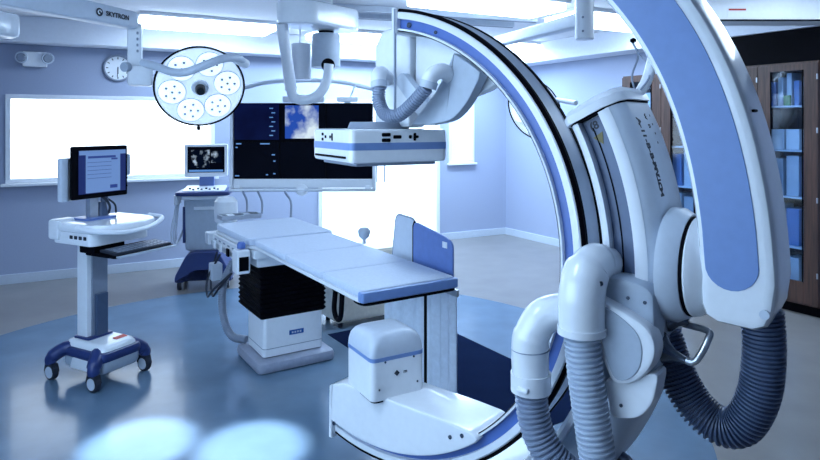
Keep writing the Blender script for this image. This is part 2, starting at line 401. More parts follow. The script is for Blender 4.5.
# flat detector head, turned on its swivel
def sub_empty(name, parent, loc, rz):
    o = bpy.data.objects.new(name, None); COL.objects.link(o); o.parent = parent; o.location = loc; o.rotation_euler = (0, 0, rz); return o
RZ = D(28)-GA
def rotf(cx, cy, rz):
    c, s_ = math.cos(rz), math.sin(rz)
    return lambda x, y, z: (cx+c*x-s_*y, cy+s_*x+c*y, z)
df = rotf(-.025, -.02, RZ)
def sq(h, r): return rpoly([(-h, -h), (h, -h), (h, h), (-h, h)], r, 5)
det = MB().plate(sq(.243, .03), 1.632, 1.782, .016, df).build('detector_head', 'white_gloss', gan)
MB().plate(sq(.2445, .03), 1.690, 1.722, .001, df).build('blue_band', 'inlay', det)
MB().plate(sq(.205, .02), 1.618, 1.634, .003, df).build('entrance_window', 'mid_grey', det)
MB().cyl(df(.02, .04, 1.78), df(.02, .04, 1.815), .15, .14, 36, .006).build('swivel', 'mid_grey', gan)
fx, fy = Vector(df(1, 0, 0))-Vector(df(0, 0, 0)), Vector(df(0, 1, 0))-Vector(df(0, 0, 0))
for k, (bx, bz, bw, bh) in enumerate(((-.075, 1.757, .042, .016), (-.075, 1.733, .042, .016), (-.02, 1.747, .040, .016), (.045, 1.747, .014, .016), (.068, 1.747, .012, .036), (.078, 1.747, .018, .012))):
    MB().plate(rpoly([(bx-bw/2, bz-bh/2), (bx+bw/2, bz-bh/2), (bx+bw/2, bz+bh/2), (bx-bw/2, bz+bh/2)], .006), .242, .2465, 0, lambda a, b, c: df(a, -c, b)).build('button', 'black', det)
for k, (bx, bz, bw, bh) in enumerate(((-.10, 1.757, .02, .014), (-.10, 1.733, .02, .014), (-.06, 1.745, .016, .014), (0, 1.745, .012, .014), (.025, 1.745, .012, .034))):
    MB().plate(rpoly([(bx-bw/2, bz-bh/2), (bx+bw/2, bz-bh/2), (bx+bw/2, bz+bh/2), (bx-bw/2, bz+bh/2)], .004), .242, .2465, 0, lambda a, b, c: df(-c, -a, b)).build('button', 'black', det)
MB().plate(rpoly([(-.20, 1.652), (.19, 1.652), (.19, 1.662), (-.20, 1.662)], .003), .24, .2475, 0, lambda a, b, c: df(-c, -a, b)).build('slot', 'black', det)
# tube fairing on the lower end of the C
bot = arcpts(.978, D(-105.5), D(-53), 24)
outl = bot+[(.60, -.755), (.50, -.735), (-.16, -.735), (-.262, -.80)]
fair = MB().plate(outl[:25]+[(.603, -.762), (.59, -.745), (.56, -.737), (.44, -.732), (.10, -.732), (-.17, -.737), (-.25, -.765)], -.15, .112, .012, gf).build('tube_fairing', 'white_gloss', gan)
MB().plate([(-.27, -.775), (-.255, -.765), (-.255, -1.03), (-.275, -1.03)], -.11, .11, .004, gf).build('end_cap', 'white', fair)
for u, v, s in ((.47, -.79, .113), (.53, -.765, .113), (-.235, -.95, .113)):
    MB().cyl(gf(u, v, s-.006), gf(u, v, s+.002), .009, seg=12).build('screw', 'dark_steel', fair)
tf = rotf(0, 0, D(30)-GA)
def sqo(h, hy, r): return rpoly([(-h, -hy), (h, -hy), (h, hy), (-h, hy)], r, 5)
tube = MB().plate(sqo(.138, .138, .03), .545, .735, .008, tf).build('x_ray_tube_housing', 'white_gloss', gan)
b = MB(); rings = []
for z, h, k in ((.735, .138, .03), (.75, .139, .03), (.772, .138, .035), (.800, .132, .04), (.820, .120, .045), (.832, .102, .045), (.837, .07, .04)):
    rings.append([b.bm.verts.new(tf(x, y, z)) for x, y in sqo(h, h*.98, k)])
for i in range(len(rings)-1):
    n = len(rings[0])
    for j in range(n): b.bm.faces.new((rings[i][j], rings[i][(j+1) % n], rings[i+1][(j+1) % n], rings[i+1][j]))
b.bm.faces.new(rings[0][::-1]); b.bm.faces.new(rings[-1])
b.build('housing_lid', 'pale', tube)
MB().plate(sqo(.1395, .1395, .03), .725, .742, 0, tf).build('seam_band', 'inlay', tube)
MB().plate(sqo(.125, .125, .03), .535, .547, 0, tf).build('shadow_gap', 'black', tube)
MB().plate([(-.014, .66), (0, .646), (.014, .66), (0, .674)], .136, .1405, 0, lambda a, b, c: tf(a-.01, -c, b)).build('emblem', 'ink', tube)
lettering('lettering', 'rn', .022, frame(Vector(tf(1, 0, 0))-Vector(tf(0, 0, 0)), (0, 0, 1), tf(.035, -.1388, .66)), 'ink', tube)
for x, z in ((-.10, .60), (.10, .60), (-.07, .72), (.08, .72)):
    p0 = Vector(tf(x, -.136, z)); p1 = Vector(tf(x, -.1405, z)); MB().cyl(p0, p1, .005, seg=10).build('screw', 'dark_steel', tube)

# outer sleeve the C slides in
S0, S1 = D(-52), D(26.5)
sp = [(1.135, .115), (1.15, .13), (1.165, .13), (1.167, .092), (1.246, .092), (1.248, .13), (1.272, .13), (1.298, .122), (1.324, .100), (1.336, .065), (1.336, -.145), (1.32, -.16), (1.135, -.16)]
slv = MB().sweep(sp, S0, S1, 50, ga).build('sleeve', 'pale', gan)
MB().sweep([(1.1675, .093), (1.2455, .093), (1.2455, .098), (1.1675, .098)], D(-2), S1-.004, 40, ga).build('channel_floor', 'sleeve_channel', slv)
MB().sweep([(1.196, .096), (1.200, .096), (1.200, .101), (1.196, .101)], D(-2), S1-.03, 40, ga).build('channel_seam', 'black', slv)
MB().sweep([(1.1355, .118), (1.15, .133), (1.166, .133), (1.166, .11)], S0, S1, 50, ga).build('inner_rail', 'white', slv)
MB().sweep([(1.247, .11), (1.249, .133), (1.274, .133), (1.29, .127), (1.28, .11)], D(-2), S1, 40, ga).build('outer_rail', 'white', slv)
# top cap of the sleeve
cp = [(1.118, .118), (1.14, .142), (1.275, .142), (1.328, .108), (1.346, .065), (1.346, -.15), (1.325, -.17), (1.118, -.17)]
cap = MB().sweep(cp, S1+.004, S1+D(1.6), 4, ga)
tcap = []
for (r, s) in cp: tcap.append(cap.bm.verts.new(ga(1.245+(r-1.245)*.88, -.014+(s+.014)*.85, S1+D(2.6))))
cap.bm.faces.ensure_lookup_table()
rim = [cap.bm.verts.new(ga(r, s, S1+D(1.6))) for r, s in cp]
for j in range(len(cp)): cap.bm.faces.new((rim[j], rim[(j+1) % len(cp)], tcap[(j+1) % len(cp)], tcap[j]))
cap.bm.faces.new(tcap); bmesh.ops.remove_doubles(cap.bm, verts=cap.bm.verts, dist=1e-5)
cap.build('sleeve_cap', 'white', slv)
MB().sweep([(1.132, .116), (1.15, .1335), (1.275, .1335), (1.326, .10), (1.3395, .06), (1.3395, -.14), (1.13, -.14)], S1-.001, S1+.005, 1, ga).build('cap_seam', 'black', slv)
# lettering running down the outer face of the sleeve
for k, ch in enumerate('A-II-B-B-MWLLOM'):
    t = D(23.2)-k*D(.78); e = Vector((math.cos(t), 0, math.sin(t))); dn = Vector((math.sin(t), 0, -math.cos(t)))
    lettering('lettering', ch, .042, frame(dn, (0, 1, 0), Vector(ga(1.3365, .038, t))), 'ink', slv)
for k, ch in enumerate('wn'):
    t = D(24)-k*D(1.6); dn = Vector((math.sin(t), 0, -math.cos(t)))
    lettering('lettering', ch, .032, frame(dn, (0, 1, 0), Vector(ga(1.3365, -.05, t))), 'ink', slv)
for k in range(4):
    t = D(24.2-k*1.5); dn = Vector((math.sin(t), 0, -math.cos(t)))
    lettering('lettering', '-', .026, frame(dn, (0, 1, 0), Vector(ga(1.3365, -.10+.01*k, t))), 'ink', slv)
t = D(23.2)
MB().plate([ga(1.185, 0, t)[::2], ga(1.225, 0, t+D(.4))[::2], ga(1.212, 0, t-D(1.6))[::2]], .0985, .1005, 0, lambda a, b, c: (a, -c, b)).build('warning_triangle', 'yellow', slv)
lettering('lettering', '(8', .04, frame((.9, 0, .42), (-.42, 0, .9), ga(1.205, .0985, D(25))), 'ink', slv)
for th in (20, 12, 2): MB().cyl(ga(1.09, -.05, D(th)), ga(1.09, -.11, D(th)), .022).build('roller', 'black', slv)
# covers on the camera side of the sleeve
cov = MB().plate(rpoly([(1.128, -.010), (1.21, .012), (1.30, -.006), (1.328, -.03), (1.334, -.16), (1.32, -.40), (1.16, -.42), (1.12, -.2)], [.03, .06, .06, .03, .02, .04, .04, .05], 4), .10, .185, .022, gf, both=False).build('side_cover', 'grey', slv)
MB().plate(rpoly([(1.172, -.335), (1.352, -.266), (1.332, -.375), (1.285, -.435), (1.195, -.46)], [.02, .03, .03, .03, .03], 3), .12, .205, .009, gf, both=False).build('lower_cover', 'white', slv)
fl = MB().plate(rpoly([(1.11, -.045), (1.141, -.052), (1.252, -.089), (1.325, -.125), (1.352, -.173), (1.346, -.228), (1.316, -.282), (1.262, -.327), (1.205, -.335), (1.175, -.267), (1.13, -.184)], .03, 3), .16, .232, .02, gf, both=False).build('flap_cover', 'white', slv)
MB().plate(rpoly([(1.16, -.073), (1.244, -.108), (1.296, -.148), (1.311, -.196), (1.302, -.262), (1.264, -.306), (1.222, -.318), (1.191, -.257), (1.171, -.18)], .03, 3), .22, .2365, .004, gf).build('flap_panel', 'grey', fl)
for u, v, s in ((1.245, -.055, .186), (1.23, -.405, .206), (1.30, -.06, .186)):
    MB().cyl(gf(u, v, s-.004), gf(u, v, s+.002), .006, seg=10).build('screw', 'dark_steel', cov)
MB().plate(rpoly([(.985, -.10), (1.135, -.12), (1.155, -.38), (1.06, -.33), (.99, -.22)], .03, 3), .07, .15, .015, gf).build('inner_cover', 'pale', slv)
# two big elbows with their ribbed hoses
e1 = elbow([(1.135, .030, .10), (1.13, .042, .165), (1.122, .022, .225), (1.118, -.05, .258), (1.118, -.175, .26)], [.062]*8+[.068]*8+[.076]*16+[.078], 'hose_elbow', 'white_gloss', slv)
MB().tube([gf(1.118, -.155, .26), gf(1.1185, -.178, .26)], .080, 24).build('collar', 'white', e1)
MB().cyl(gf(1.185, .0, .265), gf(1.19, .0, .275), .008, seg=10).build('screw', 'dark_steel', e1)
MB().hose([gf(1.118, -.17, .26), gf(1.128, -.28, .26), gf(1.145, -.42, .255), gf(1.168, -.58, .25), gf(1.18, -.75, .24), gf(1.15, -.92, .18), gf(1.05, -1.02, .08), gf(.93, -.98, .0), gf(.86, -.86, -.03)], .060, .0175, 24, .20).build('hose', 'hose_white', slv)
e2 = elbow([(1.04, -.15, .10), (1.01, -.145, .16), (.955, -.165, .215), (.92, -.235, .238), (.914, -.31, .24), (.918, -.39, .24)], [.056]*8+[.062]*16+[.066]*16+[.067], 'hose_elbow', 'white_gloss', slv)
MB().tube([gf(.9175, -.365, .24), gf(.9185, -.43, .24)], .071, 24).build('collar', 'white', e2)
MB().tube([gf(.916, -.28, .24), gf(.9161, -.283, .24)], .068, 24).build('seam', 'mid_grey', e2)
MB().box(gf(.925, -.405, .31), (.045, .025, .02), .008).build('latch', 'white', e2)
MB().hose([gf(.9185, -.42, .24), gf(.925, -.50, .24), gf(.95, -.585, .235), gf(1.0, -.66, .22), gf(1.07, -.72, .17), gf(1.15, -.74, .08), gf(1.19, -.70, .0)], .058, .0175, 22, .20).build('hose', 'hose_grey', slv)
# dark steering handle behind the sleeve
hd = MB().lathe([(.058, -.002), (.055, .008), (.034, .025), (.019, .05), (.014, .075), (.012, .09)], ga(1.335, .09, D(-10.0)), (math.cos(D(-10)), -.12, math.sin(D(-10)))).build('handle_horn', 'dark_steel', gan)
MB().lathe([(.045, 0), (.04, .01), (.022, .03), (.012, .06)], ga(1.335, .02, D(-6.2)), (1, .1, -.02)).build('handle_horn', 'dark_steel', gan)
p0 = Vector(ga(1.418, .10, D(-10.0)))
MB().tube(cr([p0, p0+Vector((.025, -.004, .0)), p0+Vector((.045, .0, .02)), p0+Vector((.065, .03, .075)), p0+Vector((.055, .06, .09)), p0+Vector((-.03, .10, .085))], 8), .011, 12).build('handle_grip', 'steel', hd)
# pivot between sleeve and support arm
piv = MB().lathe([(.192, 0), (.192, .035), (.172, .068)], gf(1.325, .038, -.01), (1, 0, 0), 40).build('pivot_flange', 'pale', gan)
MB().lathe([(.166, 0), (.1665, .008), (.160, .012)], gf(1.394, .04, -.005), (1, 0, 0), 40).build('pivot_seam', 'black', piv)
MB().lathe([(.160, 0), (.166, .01), (.160, .03), (.140, .055), (.125, .085)], gf(1.40, .040, -.005), (1, 0, 0), 40).build('pivot_drum', 'white', piv)
# long curved support arm up to the ceiling
TA = D(62.5)
def arcpts(r, t0, t1, n):
    out = []
    for i in range(n+1):
        t = t0+(t1-t0)*i/n; k = min(1, max(0, (t-D(4))/D(30))); k = k*k*(3-2*k); rr_ = r+.032*k
        out.append((rr_*math.cos(t), rr_*math.sin(t)))
    return out
oarm = arcpts(1.45, TA, 0, 40)+[(1.452, -.045), (1.466, -.082), (1.50, -.099), (1.60, -.105), (1.635, -.088), (1.655, -.04)]+arcpts(1.666, 0, TA, 44)[1:]
arm = MB().plate(oarm, -.12, .14, .03, gf).build('support_arm', 'white_gloss', gan)
oin = [(1.555+.078*math.cos(a), .085+.078*math.sin(a)) for a in [PI+PI*k/12 for k in range(13)]]
oin = [(u, v-.0) for u, v in oin]
inl = arcpts(1.622, D(7), TA-.05, 40)+arcpts(1.472, TA-.05, D(7), 40)
xx = []
for k in range(13):
    a = PI+PI*k/12; xx.append((1.5435+.075*math.cos(a), .085+.075*math.sin(a)))
MB().plate(xx+[(1.6128, .17)]+inl[:41]+inl[41:]+[(1.4622, .17)], .138, .1435, .002, gf).build('inlay_panel', 'inlay', arm)
MB().cyl(gf(1.632, -.045, .12), gf(1.632, -.045, .143), .014, seg=16).build('screw_cap', 'pale', arm)
MB().box(ga(1.681, .06, D(19.3)), (.02, .05, .008), .003, rot=Matrix.Rotation(D(-19), 4, 'Y')).build('slot', 'black', arm)
# ceiling turntable that carries the arm
MB().lathe([(.30, 0), (.30, .10), (.24, .14), (.24, .31)], (.72, .0, CEIL-.31), (0, 0, 1), 40).build('ceiling_mount', 'white', gan)
# dark hose slung from the arm to the sleeve
MB().hose([gf(1.596, -.07, -.02), gf(1.602, -.20, -.02), gf(1.588, -.34, -.025), gf(1.54, -.455, -.03), gf(1.47, -.485, -.035), gf(1.39, -.44, -.04), gf(1.325, -.34, -.045), gf(1.28, -.22, -.05)], .064, .0135, 24, .16).build('hose', 'hose_dark', gan)
# white cable with tied wires rising from the sleeve
cb = MB().tube(cr([ga(1.22, -.12, D(26.8)), ga(1.307, -.12, D(27.9)), ga(1.37, -.12, D(29.2)), ga(1.43, -.10, D(31.0)), ga(1.485, -.08, D(33))], 8), .020, 12).build('cable', 'white', gan)
MB().tube(cr([ga(1.33, -.095, D(28.6)), ga(1.35, -.09, D(31)), ga(1.40, -.12, D(33.4)), ga(1.413, -.12, D(35.6))], 8), .004, 8).tube(cr([ga(1.405, -.12, D(33.6)), ga(1.415, -.11, D(31.5)), ga(1.40, -.095, D(29.5)), ga(1.35, -.095, D(28.4))], 8), .0035, 8).build('tie_wire', 'mid_grey', cb)
MB().lathe([(.003, 0), (.011, .006), (.011, .014), (.003, .02)], ga(1.413, -.12, D(35.5)), (0, 0, 1), 12).build('wire_knob', 'black', cb)

# ------------------------------------------------------------------ patient table (local x towards the near end)
tb = thing('patient_table', 'long patient table with pale blue mattress and black bellows pedestal', 'table', (-1.05, 4.94, 0), D(-57.5))
top = [(-.52, -.36), (.28, -.36), (.36, -.31), (1.99, -.31), (1.99, .285), (.36, .30), (.28, .37), (-.52, .37)]
ttop = MB().plate(rpoly(top, [.05, .05, .1, .06, .06, .1, .05, .05]), .878, .900, .006).build('tabletop', 'white', tb)
def mattress(x0, x1, h0, h1, z1, e=.0):
    return MB().plate(rpoly([(x0, -h0-.02), (x1, -h1-.022), (x1, h1), (x0, h0)], .03, 3), .898, z1, .016)
for x0, x1, h0, h1, z in ((-.50, .33, .335, .325, .955), (.34, .93, .292, .289, .945), (.935, 1.50, .289, .286, .945), (1.505, 1.98, .286, .28, .945)):
    mattress(x0, x1, h0, h1, z).build('mattress', 'pad', tb)
MB().plate(rpoly([(1.86, -.305), (1.995, -.305), (1.995, .287), (1.86, .287)], .05), .866, .880, .003).build('edge_seal', 'black', ttop)
MB().plate(rpoly([(1.945, -.313), (2.002, -.313), (2.002, .290), (1.945, .290)], .02), .882, .936, .01).build('end_bumper', 'inlay', ttop)
# carriage and rails under the far half
car = MB().box((-.08, 0, .795), (.90, .60, .11), .02).box((-.08, 0, .845), (.98, .66, .06), .008).build('carriage', 'white', tb)
for sy in (-1, 1):
    rl = MB().box((-.10, sy*.385, .80), (.84, .012, .035), .003)
    for x in (-.45, -.1, .25): rl.box((x, sy*.36, .80), (.03, .05, .02))
    rl.build('side_rail', 'steel', car)
for x in (-.40, -.22, -.02, .16): MB().box((x, -.396, .80), (.05, .014, .06), .003).build('rail_clamp', 'black' if x > -.1 else 'white', car)
MB().box((-.12, -.352, .815), (.80, .05, .115), .012).build('side_panel', 'white', car)
for x in (-.42, -.3, -.18, -.06, .06, .18): MB().box((x, -.379, .84), (.05, .006, .012), .002).build('slot', 'mid_grey', car)
ctl = MB().box((.33, -.40, .80), (.12, .10, .17), .015).build('control_box', 'white', tb)
MB().box((.392, -.40, .79), (.006, .07, .10), .002).build('control_panel', 'black', ctl)
MB().lathe([(.03, 0), (.03, .03), (.02, .045)], (.33, -.40, .893)).build('knob', 'track_blue', ctl)
MB().box((-.56, -.36, .83), (.10, .12, .10), .012).build('control_box', 'white', tb)
# bellows: pleats stacked one on another
n = 11
for k in range(n):
    z = .375+.389*k/n; h = .389/n
    b = MB(); rr = []
    for dz, g in ((0, -.012), (h*.5, .0), (h, -.012)):
        rr.append([b.bm.verts.new((x, y, z+dz)) for x, y in rpoly([(-.20-g, -.265-g), (.34+g, -.265-g), (.34+g, .265+g), (-.20-g, .265+g)], .02)])
    m_ = len(rr[0])
    for i in range(2):
        for j in range(m_): b.bm.faces.new((rr[i][j], rr[i][(j+1) % m_], rr[i+1][(j+1) % m_], rr[i+1][j]))
    b.bm.faces.new(rr[0][::-1]); b.bm.faces.new(rr[-1])
    b.build('bellows_pleat', 'black', tb, sharp=.3)
ped = MB().plate(rpoly([(-.04, -.235), (.33, -.235), (.33, .235), (-.04, .235)], .03), .09, .378, .008).build('pedestal', 'white', tb)
MB().plate(rpoly([(-.042, -.237), (.332, -.237), (.332, .237), (-.042, .237)], .03), .150, .154, 0).build('pedestal_seam', 'mid_grey', ped)
MB().box((.332, .02, .245), (.004, .115, .035), .002).build('name_plate', 'chip_blue', ped)
for k in range(4): MB().box((.3345, -.012+.021*k, .245), (.002, .013, .013)).build('plate_print', 'pale', ped)
MB().plate(rpoly([(-.12, -.305), (.42, -.305), (.42, .305), (-.12, .305)], .05), 0.0, .085, .03, None, True).build('floor_plate', 'base_grey', tb)
# cables and cooling hose on the left flank
MB().hose([(-.26, -.28, .70), (-.27, -.36, .52), (-.24, -.37, .30), (-.16, -.33, .14), (-.05, -.24, .12)], .032, .018, 16, .10).build('hose', 'mid_grey', tb)
for k, y in enumerate((-.40, -.44)):
    MB().tube(cr([(-.45+.1*k, -.36, .75), (-.48+.05*k, y, .55), (-.36, y-.02, .42), (-.25, y, .50), (-.2, -.31, .62)], 8), .009, 8).build('cable', 'rubber', tb)
MB().box((-.42, -.38, .60), (.10, .09, .14), .012).build('junction_box', 'pale', tb)

for o in list(tb.children):
    if o.name.split('.')[0] in ('tabletop', 'mattress', 'carriage', 'control_box'): o.location.z = .024
# lead shield on the far side of the table end
sh = thing('radiation_shield', 'table-side radiation shield with blue upper panel and hanging pale drapes', 'shield', (-1.05, 4.94, 0), D(-57.5))
MB().box((1.53, .335, .85), (.80, .02, .04), .004).build('rail', 'steel', sh)
pb = MB().plate(rpoly([(1.49, .90), (1.90, .90), (1.90, 1.13), (1.84, 1.155), (1.49, 1.205)], [.01, .01, .05, .03, .05], 4), .318, .332, .004, lambda a, b, c: (a, c, b)).build('upper_panel', 'shield_blue', sh)
MB().box((1.83, .316, 1.11), (.045, .004, .035), .001).build('label_tag', 'white', pb)
MB().tube([(p.x, .325, p.y) for p in [Vector((1.485, .90)), Vector((1.485, 1.17)), Vector((1.50, 1.20))]], .008, 8).build('edge_trim', 'black', pb)
pc = MB().plate(rpoly([(1.20, .93), (1.50, .93), (1.48, 1.21), (1.25, 1.22)], [.01, .01, .05, .05], 4), .34, .348, .002, lambda a, b, c: (a, c, b)).build('clear_panel', 'pale', sh)
b = MB(); pts = rpoly([(1.20, .93), (1.50, .93), (1.48, 1.21), (1.25, 1.22)], [.01, .01, .05, .05], 4)
b.tube([(a, .344, c) for a, c in pts]+[(pts[0][0], .344, pts[0][1])], .006, 8).build('edge_trim', 'mid_grey', pc)
for x0, x1, y in ((1.09, 1.56, .345), (1.595, 1.88, .352)):
    b = MB(); N = 14; fr = []; 
    o = [(x0+(x1-x0)*i/N, y+.010*math.sin(i*1.4)) for i in range(N+1)]
    o = o+[(x, yy+.008) for x, yy in o[::-1]]
    b.plate(o, .20, .845).build('drape', 'curtain', sh)
MB().box((1.5775, .36, .53), (.03, .02, .63), .003).build('drape_edge', 'black', sh)

# low cream cabinet behind the table
cbn = thing('low_cabinet', 'low cream cabinet standing on the floor behind the patient table', 'cabinet', (-.42, 5.80, 0), D(32.5))
bdy = MB().box((0, 0, .36), (.74, .36, .62), .012).build('body', 'cream', cbn)
MB().box((0, -.184, .36), (.70, .012, .58), .004).build('door', 'cream', bdy)
for x in (-.32, .32):
    for y in (-.13, .13): MB().cyl((x, y, 0), (x, y, .055), .02).build('foot', 'rubber', cbn)
sp_ = thing('hanging_strap', 'black strap hanging in a loop from the left edge of the patient table', 'strap', (-.385, 3.40, .735), D(-57.5))
MB().tube(cr([(-.05, 0, .165), (-.05, -.01, .06), (-.03, -.012, .015), (0, -.012, 0), (.03, -.012, .015), (.04, -.01, .06), (.03, 0, .165)], 8), .014, 10).build('loop', 'black', sp_)
MB().box((-.01, 0, .155), (.12, .03, .02), .004).build('buckle', 'black', sp_)

# ------------------------------------------------------------------ computer cart (local x towards its user, local y along the screen)
ct = thing('computer_cart', 'white and navy computer cart on casters in front of the bright window', 'cart', (-2.25, 4.47, 0), D(-27))
base = [(-.20, -.20), (.17, -.17), (.17, .17), (-.20, .20)]
bs = MB().plate(rpoly([(-.19, -.15), (.262, -.16), (.262, .16), (-.19, .15)], .06), .085, .205, .035).build('base_skirt', 'grey', ct)
b = MB()
for z, g in ((.155, .02), (.185, .028), (.215, .015)): pass
MB().plate(rpoly([(-.20, -.165), (.27, -.175), (.27, .175), (-.20, .165)], .07), .165, .238, .025).build('base_rim', 'navy', ct)
b = MB(); rr = []
for z, k in ((.225, 1), (.25, .97), (.27, .88), (.28, .72)):
    rr.append([b.bm.verts.new((.04+(x-.04)*k, y*k, z)) for x, y in rpoly([(-.19, -.145), (.25, -.15), (.25, .15), (-.19, .145)], .06, 5)])
for i in range(3):
    n = len(rr[0])
    for j in range(n): b.bm.faces.new((rr[i][j], rr[i][(j+1) % n], rr[i+1][(j+1) % n], rr[i+1][j]))
b.bm.faces.new(rr[0][::-1]); b.bm.faces.new(rr[-1])
bc = b.build('base_cover', 'white_gloss', ct)
MB().box((.165, .055, .282), (.045, .09, .006), .002, rot=Matrix.Rotation(D(6), 4, 'Y')).build('red_badge', 'red', bc)
for sx, sy in ((1, 1), (1, -1), (-1, 1), (-1, -1)):
    ex, ey = (.235 if sx > 0 else -.215)*1.0, sy*.205
    lg = MB().tube(cr([(sx*.13+.02, sy*.10, .215), (sx*.18+.015, sy*.15, .205), (ex, ey, .155), (ex, ey, .115)], 6), [.052]*6+[.048]*6+[.04]*6+[.030], 12).build('leg', 'navy', ct)
    wt = sub = MB().cyl((ex, ey-.02, .056), (ex, ey+.02, .056), .056, None, 28, .008).build('caster_wheel', 'rubber', lg)
    for q in (-1, 1): MB().cyl((ex, ey+q*.02, .056), (ex, ey+q*.0225, .056), .04, None, 24).build('wheel_hub', 'pale', lg)
    MB().plate([(ex-.045, .06), (ex-.03, .105), (ex+.03, .105), (ex+.045, .06), (ex+.052, .06), (ex+.036, .115), (ex-.036, .115), (ex-.052, .06)], ey-.024, ey+.024, 0, lambda a, b_, c: (a, c, b_)).build('wheel_guard', 'rubber', lg)
MB().plate(rpoly([(-.08, .095), (.14, .095), (.11, .175), (-.05, .175)], .02), .148, .163, .004, lambda a, b_, c: (a, -c, b_)).build('front_panel', 'white', bs)
cl = MB().box((-.06, 0, .625), (.11, .17, .74), .012).build('column', 'white', ct)
MB().box((.0, .012, .60), (.014, .125, .66), .003).build('column_channel', 'mid_grey', cl)
MB().box((.012, .015, .43), (.045, .09, .32), .006).build('column_sleeve', 'slate', cl)
MB().plate(rpoly([(-.13, -.10), (.04, -.10), (.04, .10), (-.13, .10)], .02), .272, .295, .004).build('column_foot', 'navy', cl)
# work surface, drawers, handle
ws = MB().plate(rpoly([(-.18, -.24), (.24, -.24), (.35, -.14), (.35, .18), (.24, .31), (-.18, .31)], [.05, .08, .08, .08, .08, .05], 5), 1.06, 1.125, .022).build('work_surface', 'white_gloss', ct)
dw = MB().plate(rpoly([(-.17, -.225), (.22, -.225), (.24, -.18), (.24, .24), (-.17, .26)], .03), .975, 1.064, .01).build('drawer_unit', 'white', ct)
for k in range(4): MB().box((.03+.048*k, -.226, 1.03), (.032, .006, .024), .004).build('port', 'ink', dw)
MB().tube(cr([(.12, -.25, 1.10), (.30, -.21, 1.085), (.385, -.08, 1.07), (.39, .12, 1.08), (.32, .29, 1.115), (.14, .33, 1.12)], 8), .017, 10).build('handle', 'white', ws)
MB().box((-.14, -.17, 1.07), (.11, .16, .14), .02).build('side_bin', 'white', ct)
MB().plate(rpoly([(-.13, -.12), (.06, -.12), (.06, .12), (-.13, .12)], .03), 1.124, 1.14, .004).build('surface_tray', 'navy_light', ws)
# keyboard tray
tr = MB().plate(rpoly([(.10, -.18), (.42, -.18), (.42, .32), (.10, .32)], .03), .905, .925, .006).box((.13, -.06, .945), (.16, .24, .055), .008).build('keyboard_tray', 'black', ct)
kb = MB().box((.32, .07, .936), (.17, .46, .018), .004, rot=Matrix.Rotation(D(4), 4, 'Y')).build('keyboard', 'rubber', tr)
b = MB()
for i in range(4):
    for j in range(13): b.box((.265+.036*i, -.12+.033*j, .947-.0025*i), (.028, .026, .008))
kk = b.build('keys', 'mid_grey', tr); kk['kind'] = 'stuff'
MB().plate(rpoly([(.41, -.17), (.45, -.17), (.45, .31), (.41, .31)], .01), .91, .922, .003).build('palm_rest', 'grey', tr)
# screen on its stand
MB().box((-.035, -.02, 1.20), (.05, .07, .17), .008).build('stand', 'steel', ct)
MB().cyl((-.04, .06, 1.14), (-.04, .06, 1.24), .045, .03, 18).cyl((-.01, .06, 1.24), (-.01, .06, 1.30), .025, None, 14).build('monitor_arm', 'slate', ct)
mo = MB().box((.02, .0, 1.465), (.035, .44, .37), .010).build('monitor', 'black', ct)
MB().box((.0405, .01, 1.468), (.004, .375, .305)).build('screen_border', 'scr_side', mo)
pg = MB().box((.0435, .012, 1.468), (.004, .275, .295)).build('screen_page', 'scr_page', mo)
MB().box((.0440, .01, 1.604), (.004, .37, .03)).build('screen_bar', 'scr_page', mo)
MB().box((.0460, .0, 1.572), (.003, .22, .016)).build('screen_line', 'scr_bar', pg)
MB().box((.0460, .10, 1.555), (.003, .05, .012)).build('screen_line', 'scr_bar', pg)
MB().box((.0460, .095, 1.355), (.003, .06, .025)).build('screen_line', 'scr_bar', pg)
for k in range(5): MB().box((.0456, -.02, 1.535-.028*k), (.002, .19, .003)).build('screen_line', 'scr_bar', pg)
MB().box((-.03, -.245, 1.42), (.05, .055, .30), .012).build('speaker', 'pale', ct)
MB().box((-.03, -.20, 1.42), (.045, .03, .30), .008).build('speaker_bracket', 'steel', ct)
MB().box((-.03, .25, 1.50), (.05, .06, .16), .008).build('card_reader', 'grey', ct)
for z in (1.40, 1.34): MB().box((-.03, .24, z), (.03, .045, .014), .003).build('hook', 'rubber', ct)
MB().tube(cr([(.0, .02, 1.29), (.03, .05, 1.25), (.01, .09, 1.20), (-.02, .10, 1.15)], 6), .009, 8).tube(cr([(-.02, .06, 1.28), (.02, .12, 1.22), (.0, .15, 1.15)], 6), .007, 8).build('cable', 'rubber', ct)

# ------------------------------------------------------------------ ultrasound machine by the wall
us_ = thing('ultrasound_machine', 'navy and white ultrasound machine on wheels against the back wall', 'ultrasound', (-2.30, 7.0, 0), D(-80))
# local x towards its user
b = MB()
b.plate(rpoly([(-.30, .085), (-.30, .15), (-.16, .42), (.16, .42), (.30, .15), (.30, .085), (.20, .085), (.11, .20), (-.11, .20), (-.20, .085)], [.02, .03, .08, .08, .03, .02, .02, .06, .06, .02], 4), -.22, .24, .02, lambda a, b_, c: (c, a, b_))
b.build('base', 'navy', us_)
for sx in (-1, 1):
    for sy in (-1, 1):
        x, y = sx*.19, sy*.25
        wl = MB().cyl((x, y-.022, .055), (x, y+.022, .055), .055, None, 24, .008).build('caster_wheel', 'rubber', us_)
        for q in (-1, 1): MB().cyl((x, y+q*.022, .055), (x, y+q*.025, .055), .032, None, 20).build('wheel_hub', 'steel', wl)
bd2 = MB().box((-.02, 0, .70), (.34, .40, .58), .03, taper=(1, 1.1)).build('body', 'grey', us_)
MB().box((.153, 0, .88), (.01, .22, .035), .003).build('handle_slot', 'white', bd2)
MB().box((.13, -.215, .70), (.03, .03, .40), .006).box((.13, .215, .70), (.03, .03, .40), .006).build('side_strip', 'navy', bd2)
